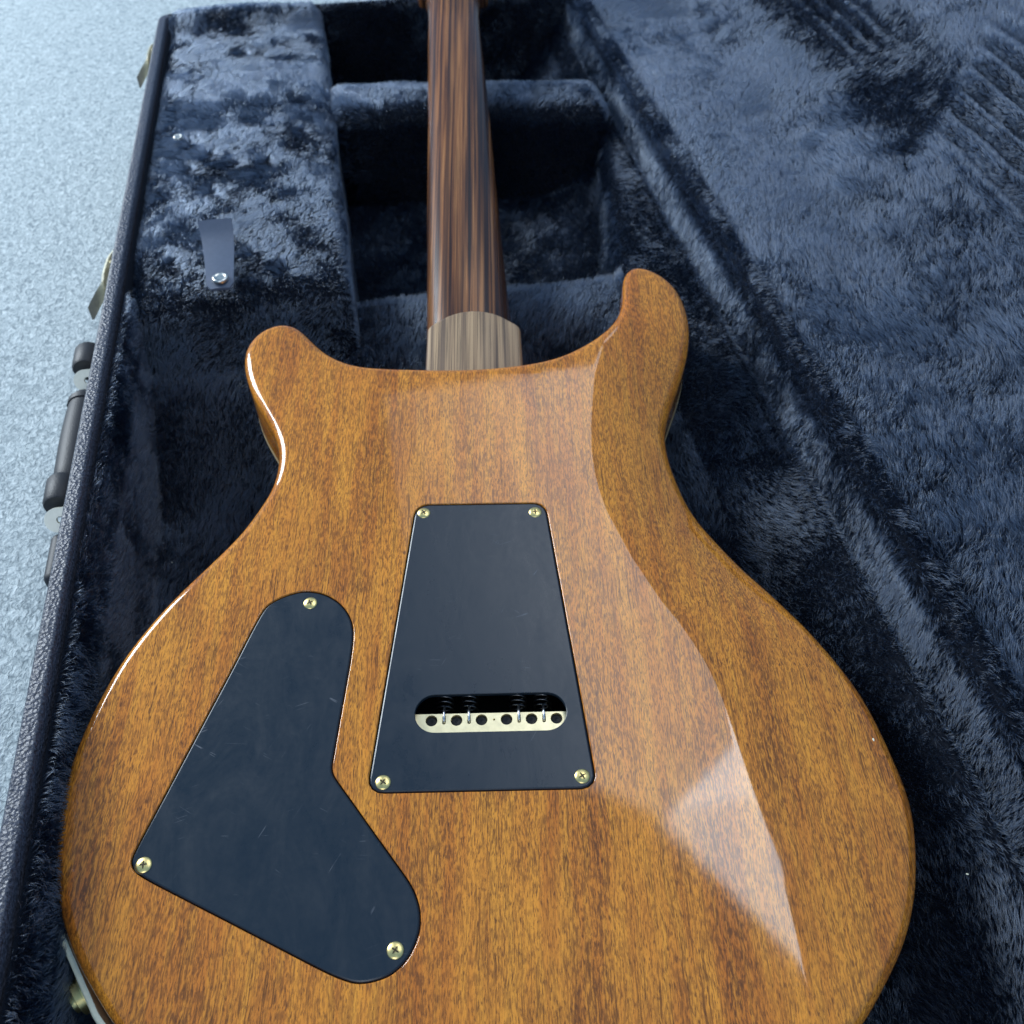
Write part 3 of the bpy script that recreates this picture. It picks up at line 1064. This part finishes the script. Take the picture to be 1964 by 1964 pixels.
def len_acc(P):
    return np.where(P[:, 2] > -.016, 1.0, .8)
NF += fur(acc, 1.45, .0088, lean=.68, stand=.50, keep=keep_acc, combfn=comb_acc, lengthfn=len_acc, clump=.0042, pull=.55, seed=2)

# neck rest
nr_ = rounded_box(-.0105, .2145, .777, .834, -.1035, -.0075, .013, .006, 5)
V = np.vstack(nr_.v)
V[:, 1] -= .030 * np.clip((V[:, 0] + .0105) / .225, 0, 1)
nr_.v = [V]
nrest = nr_.obj('neck_rest', M_UNDER, CASE, weld=1e-6)
def comb_rest(P):
    c = np.zeros_like(P)
    c[P[:, 2] > -.012] = (.1, .3, 0)
    c[P[:, 2] < -.02] = (0, -.2, .7)
    return c
NF += fur(nrest, 1.2, .0085, lean=.6, stand=.55, keep=lambda P: (P[:, 2] > -.102).astype(float), combfn=comb_rest, seed=3)

# pull tab
B = Build()
path = np.array([(-.090, .527, .0005), (-.0902, .540, .0030), (-.0910, .560, .0040), (-.0918, .576, .0070), (-.0925, .587, .0135)])
cen_ = catmull(path, 16, False)
R_ = []
for i, p in enumerate(cen_):
    t = i / 15
    w = .0080 + .0028 * t
    if i == 0:
        w *= .72
    R_.append(np.array([p + np.array([-w, 0, 0]), p + np.array([-w * .5, 0, .0003]), p + np.array([0, 0, .0004]), p + np.array([w * .5, 0, .0003]), p + np.array([w, 0, 0]), p + np.array([w, 0, -.0014]), p + np.array([-w, 0, -.0014])]))
B.rings(R_, cap0=True, cap1=True)
tab = B.obj('pull_tab', M_LEATHER, acc, sharp=40)
def stud(parent, loc, r_, m_):
    B = Build()
    prof = [(r_, -.0012), (r_, .0004), (r_ * .9, .0010), (r_ * .72, .0011), (r_ * .62, .0006), (r_ * .3, .0008), (.00001, .0009)]
    B.rings([np.c_[circle(20, a)[:, :2], np.full(20, z)] for a, z in prof])
    o = B.obj('snap_stud', m_, parent)
    o.location = loc
    return o
stud(acc, (-.0895, .5335, .0038), .0050, M_NICKEL)
stud(acc, (-.1280, .7400, -.0005), .0036, M_NICKEL)

# ------------------------------------------------------------------ latches and handle on the outside of the base
def latch(y, s=1.0):
    L = empty('latch', (X0, y, -.022), CASE)
    B = rounded_box(-.0022, .0004, -.020, .020, -.018, .016, .0008, .02, 2)
    B.obj('backplate', M_NICKEL, L)
    # lever swung open, standing out from the side
    B = Build()
    prof = np.array([(-.0035, .026, .006), (-.0050, .016, .008), (-.0056, .004, .009), (-.0060, -.008, .009), (-.0066, -.013, .008), (-.0110, -.018, .004), (-.0165, -.024, -.002)])
    c = catmull(prof, 18, False)
    R_ = []
    for i, p in enumerate(c):
        h = .0060 if i < 11 else .0048
        R_.append(np.array([p + np.array([.0006, .0004, -h]), p + np.array([.0006, .0004, h]), p + np.array([-.0006, -.0004, h]), p + np.array([-.0006, -.0004, -h])]))
    B.rings(R_, cap0=True, cap1=True)
    B.obj('lever', M_LATCH, L, sharp=40)
    B = Build()
    a = np.linspace(0, 2 * PI, 26, endpoint=False)
    loop = np.stack([-.0065 + .0030 * np.cos(a), .029 + .005 * np.sin(a), .006 + .004 * np.cos(a)], 1) * s
    loop = np.vstack([loop, loop[:1]])
    B.rings(tube(loop, .0011, 8))
    B.obj('hasp_loop', M_NICKEL, L)
    B = Build()
    B.rings(tube(np.array([(-.003, .013, -.010), (-.003, .013, .012)]), .0024, 10), cap0=True, cap1=True)
    B.obj('hinge_pin', M_NICKEL, L)
latch(.928)
latch(.575)

H = empty('carry_handle', (X0, .45, -.037), CASE)
def lathe_y(prof, xc, zc, n=18, sz=1.0):
    a = np.arange(n) * 2 * PI / n
    return [np.stack([xc + r_ * np.cos(a), np.full(n, y), zc + sz * r_ * np.sin(a)], 1) for y, r_ in prof]
B = Build()
B.rings(lathe_y([(-.046, .0030), (-.0455, .0074), (-.042, .0090), (-.036, .0094), (-.015, .0100), (.0, .0101), (.015, .0097), (.022, .0092), (.0222, .0100), (.0262, .0100), (.0265, .0090), (.0300, .0080), (.0306, .003)], -.0150, 0), cap0=True, cap1=True)
B.obj('grip', M_BLACKP, H, sharp=50)
for yc in (.066, -.052):
    B = Build()
    B.rings(lathe_y([(-.0105, .0030), (-.0100, .0078), (-.0085, .0086), (.0070, .0090), (.0090, .0080), (.0100, .0050), (.0103, .001)], -.0175, .002), cap0=True, cap1=True)
    o = B.obj('end_cap', M_BLACKP, H, sharp=50)
    o.location = (0, yc, 0)
    B = Build()
    a = np.linspace(PI / 2, 3 * PI / 2, 13)
    lp = np.vstack([np.stack([-.0175 + .0066 * np.cos(a), .0066 * np.sin(a)], 1), [(.0004, -.0066), (.0004, .0066)]])
    hl = circle(12, .0020, 0, (-.0160, 0))[:, :2]
    if signed_area(lp) < 0:
        lp = lp[::-1].copy()
    vo, F = cdt_fill(lp, [hl])
    for yy in (-.0012, .0012):
        B.add(np.stack([vo[:, 0], np.full(len(vo), yy), vo[:, 1]], 1), F)
    for q in (lp, hl):
        B.rings([np.stack([q[:, 0], np.full(len(q), yy), q[:, 1]], 1) for yy in (-.0012, .0012)])
    o = B.obj('metal_loop', M_LOOP, H, smooth=False, weld=1e-7)
    o.location = (0, yc - .0185, .001)
    o.rotation_euler = (math.radians(-38), 0, 0)
    B = rounded_box(-.0235, .0004, -.034, .0, -.013, -.001, .0045, .01, 3)  # dark block added where the shadow falls past each loop
    o = B.obj('loop_shadow_block', M_BLACKP, H, weld=1e-7)
    o.location = (0, yc - .0205, -.004)

# ------------------------------------------------------------------ case lid, swung open past upright
TH = math.radians(150)
LD = np.array([-math.cos(TH), 0, math.sin(TH)])     # away from the hinge
LW = np.array([math.sin(TH), 0, math.cos(TH)])      # depth of the lid
LN = np.array([-LD[2], 0, LD[0]])                   # inside face
HINGE = np.array([.2445, 0, .0])
def lid(s, y, d):
    """s from the hinge, d depth below the lid rim"""
    return HINGE[None] + np.multiply.outer(np.ravel(s), LD) + np.multiply.outer(np.ravel(d), LW) + np.multiply.outer(np.ravel(y), np.array([0, 1.0, 0]))
B = Build()
LDEP = .054
def lring(m, d):
    P = rrect(.0 + m, .403 - m, Y0 + m, Y1 - m, .014)
    return lid(P[:, 0], P[:, 1], np.full(len(P), d))
B.rings([lring(.0095, LDEP - .004), lring(.0095, .007), lring(.008, .006), lring(.002, .006), lring(0, .009), lring(0, LDEP - .003), lring(.003, LDEP)], cap0=True, cap1=True)
B.obj('lid_shell', M_TOLEX, CASE, sharp=60)

def lid_depth(s, y):
    d = np.full_like(s, .0375)
    d = d + .0015 * np.sin(s * 38 + 1) * np.cos(y * 21)
    # wall padding
    d = np.minimum(d, .039 - .036 * sstep(.380, .3925, s))
    d = np.minimum(d, .039 - .036 * sstep(Y1 - .022, Y1 - .011, y))
    d = np.minimum(d, .002 + .0365 * sstep(-.004, .085, s))
    # six furrows pressed by the strings, and the hollow of the neck above them
    w = np.exp(-((s - .186) / .042) ** 4)
    st = sstep(.560, .540, y - (s - .133) * .9)
    d = d + w * st * (.0080 * np.cos((s - .150) / .0150 * 2 * PI) + .001)
    st2 = sstep(.68, .72, y) * np.exp(-((s - .158) / .018) ** 4)
    d = d + st2 * .0030 * np.cos((s - .150) / .0118 * 2 * PI)
    d = d + .0030 * np.exp(-((s - .153) / .037) ** 4) * sstep(.55, .58, y - (s - .133) * .9)
    return d
ss = np.r_[np.linspace(-.0005, .024, 9), np.arange(.028, .11, .004), np.arange(.112, .24, .0018), np.arange(.244, .378, .006), np.linspace(.380, .3935, 8)]
ysl = np.r_[np.arange(Y0 + .012, .965, .0065), np.linspace(.97, Y1 - .0095, 10)]
gs, gy_ = np.meshgrid(ss, ysl)
Vl = lid(gs, gy_, lid_depth(gs, gy_))
m_ = len(ss)
i, j = np.meshgrid(np.arange(len(ysl) - 1), np.arange(m_ - 1), indexing='ij')
a = (i * m_ + j).ravel()
Fl = np.stack([a, a + m_, a + m_ + 1, a + 1], 1)
me = bpy.data.meshes.new('lid_lining')
me.from_pydata(Vl.tolist(), [], Fl.tolist())
lidl = link('lid_lining', me, CASE, [M_UNDER])
nz = lidl.data.polygons[0].normal
if np.dot(np.array(nz), LN) < 0:
    me.flip_normals()
def lid_sy(P):
    q = P - HINGE
    return q @ LD, P[:, 1]
def keep_lid(P):
    s, y = lid_sy(P)
    return ((y > .02) & (s < .34)).astype(float) * np.where(y < .15, .6, 1)
def dark_band(P):
    s, y = lid_sy(P)
    yy = y - (s - .133) * .9 + .015
    return np.exp(-((s - .153) / .037) ** 4) * sstep(.535, .57, yy - .015)
def comb_lid(P):
    s, y = lid_sy(P)
    k = dark_band(P)[:, None]
    base = LD * .35 + np.array([0, .60, 0])
    ang = vnoise(P, .11, 4.4)[:, :1] * 1.3
    alt = LD * .9 + np.array([0, .1, 0])
    c = base + alt * ang * .55
    return c * (1 - k) + k * (LD * .15 + np.array([0, -.55, 0]))
def len_lid(P):
    s, y = lid_sy(P)
    ribs = np.exp(-((s - .186) / .042) ** 4) * sstep(.560, .540, y - (s - .133) * .9) * sstep(.30, .40, y)
    return 1 - .25 * dark_band(P) - .40 * ribs
NF += fur(lidl, 1.25, .0098, lean=.5, stand=.55, keep=keep_lid, combfn=comb_lid, lengthfn=len_lid, clump=.0050, pull=.55, seed=5, radius=.00018)

# a small chip in the lacquer near the edge of the lower bout
ch = bmesh.new()
bmesh.ops.create_icosphere(ch, subdivisions=2, radius=.001)
chm = bpy.data.meshes.new('finish_chip')
ch.to_mesh(chm)
ch.free()
chip = link('finish_chip', chm, body, [M_CREAM])
cx_, cy_ = 166.2, -10.5
chip.location = (cx_ * .001, cy_ * .001, -float(carve(np.array(cx_), np.array(cy_))) * .001 - .00035)
chip.scale = (.7, 1.2, .45)

# pale specks of lint caught in the pile
lm = bmesh.new()
bmesh.ops.create_icosphere(lm, subdivisions=1, radius=.00055)
lme = bpy.data.meshes.new('lint')
lm.to_mesh(lme)
lm.free()
lme.materials.append(M_CREAM)
for x, y, z, k in ((.2305, .338, -.0100, 1.2), (.2180, .090, -.0270, 1.8), (.2010, .372, -.0440, .9), (.1850, .470, -.0450, .8), (.2080, .120, -.0420, .8), (-.118, .452, -.081, .8), (-.131, .380, -.082, .7), (.2285, .255, -.012, .7)):
    o = bpy.data.objects.new('lint', lme)
    col.objects.link(o)
    o.parent = bed
    o.location = (x, y, z)
    o.scale = (k * 1.5, k * .9, k * .8)
    o.rotation_euler = (x * 40, y * 30, z * 90)

print('fur strands', NF)
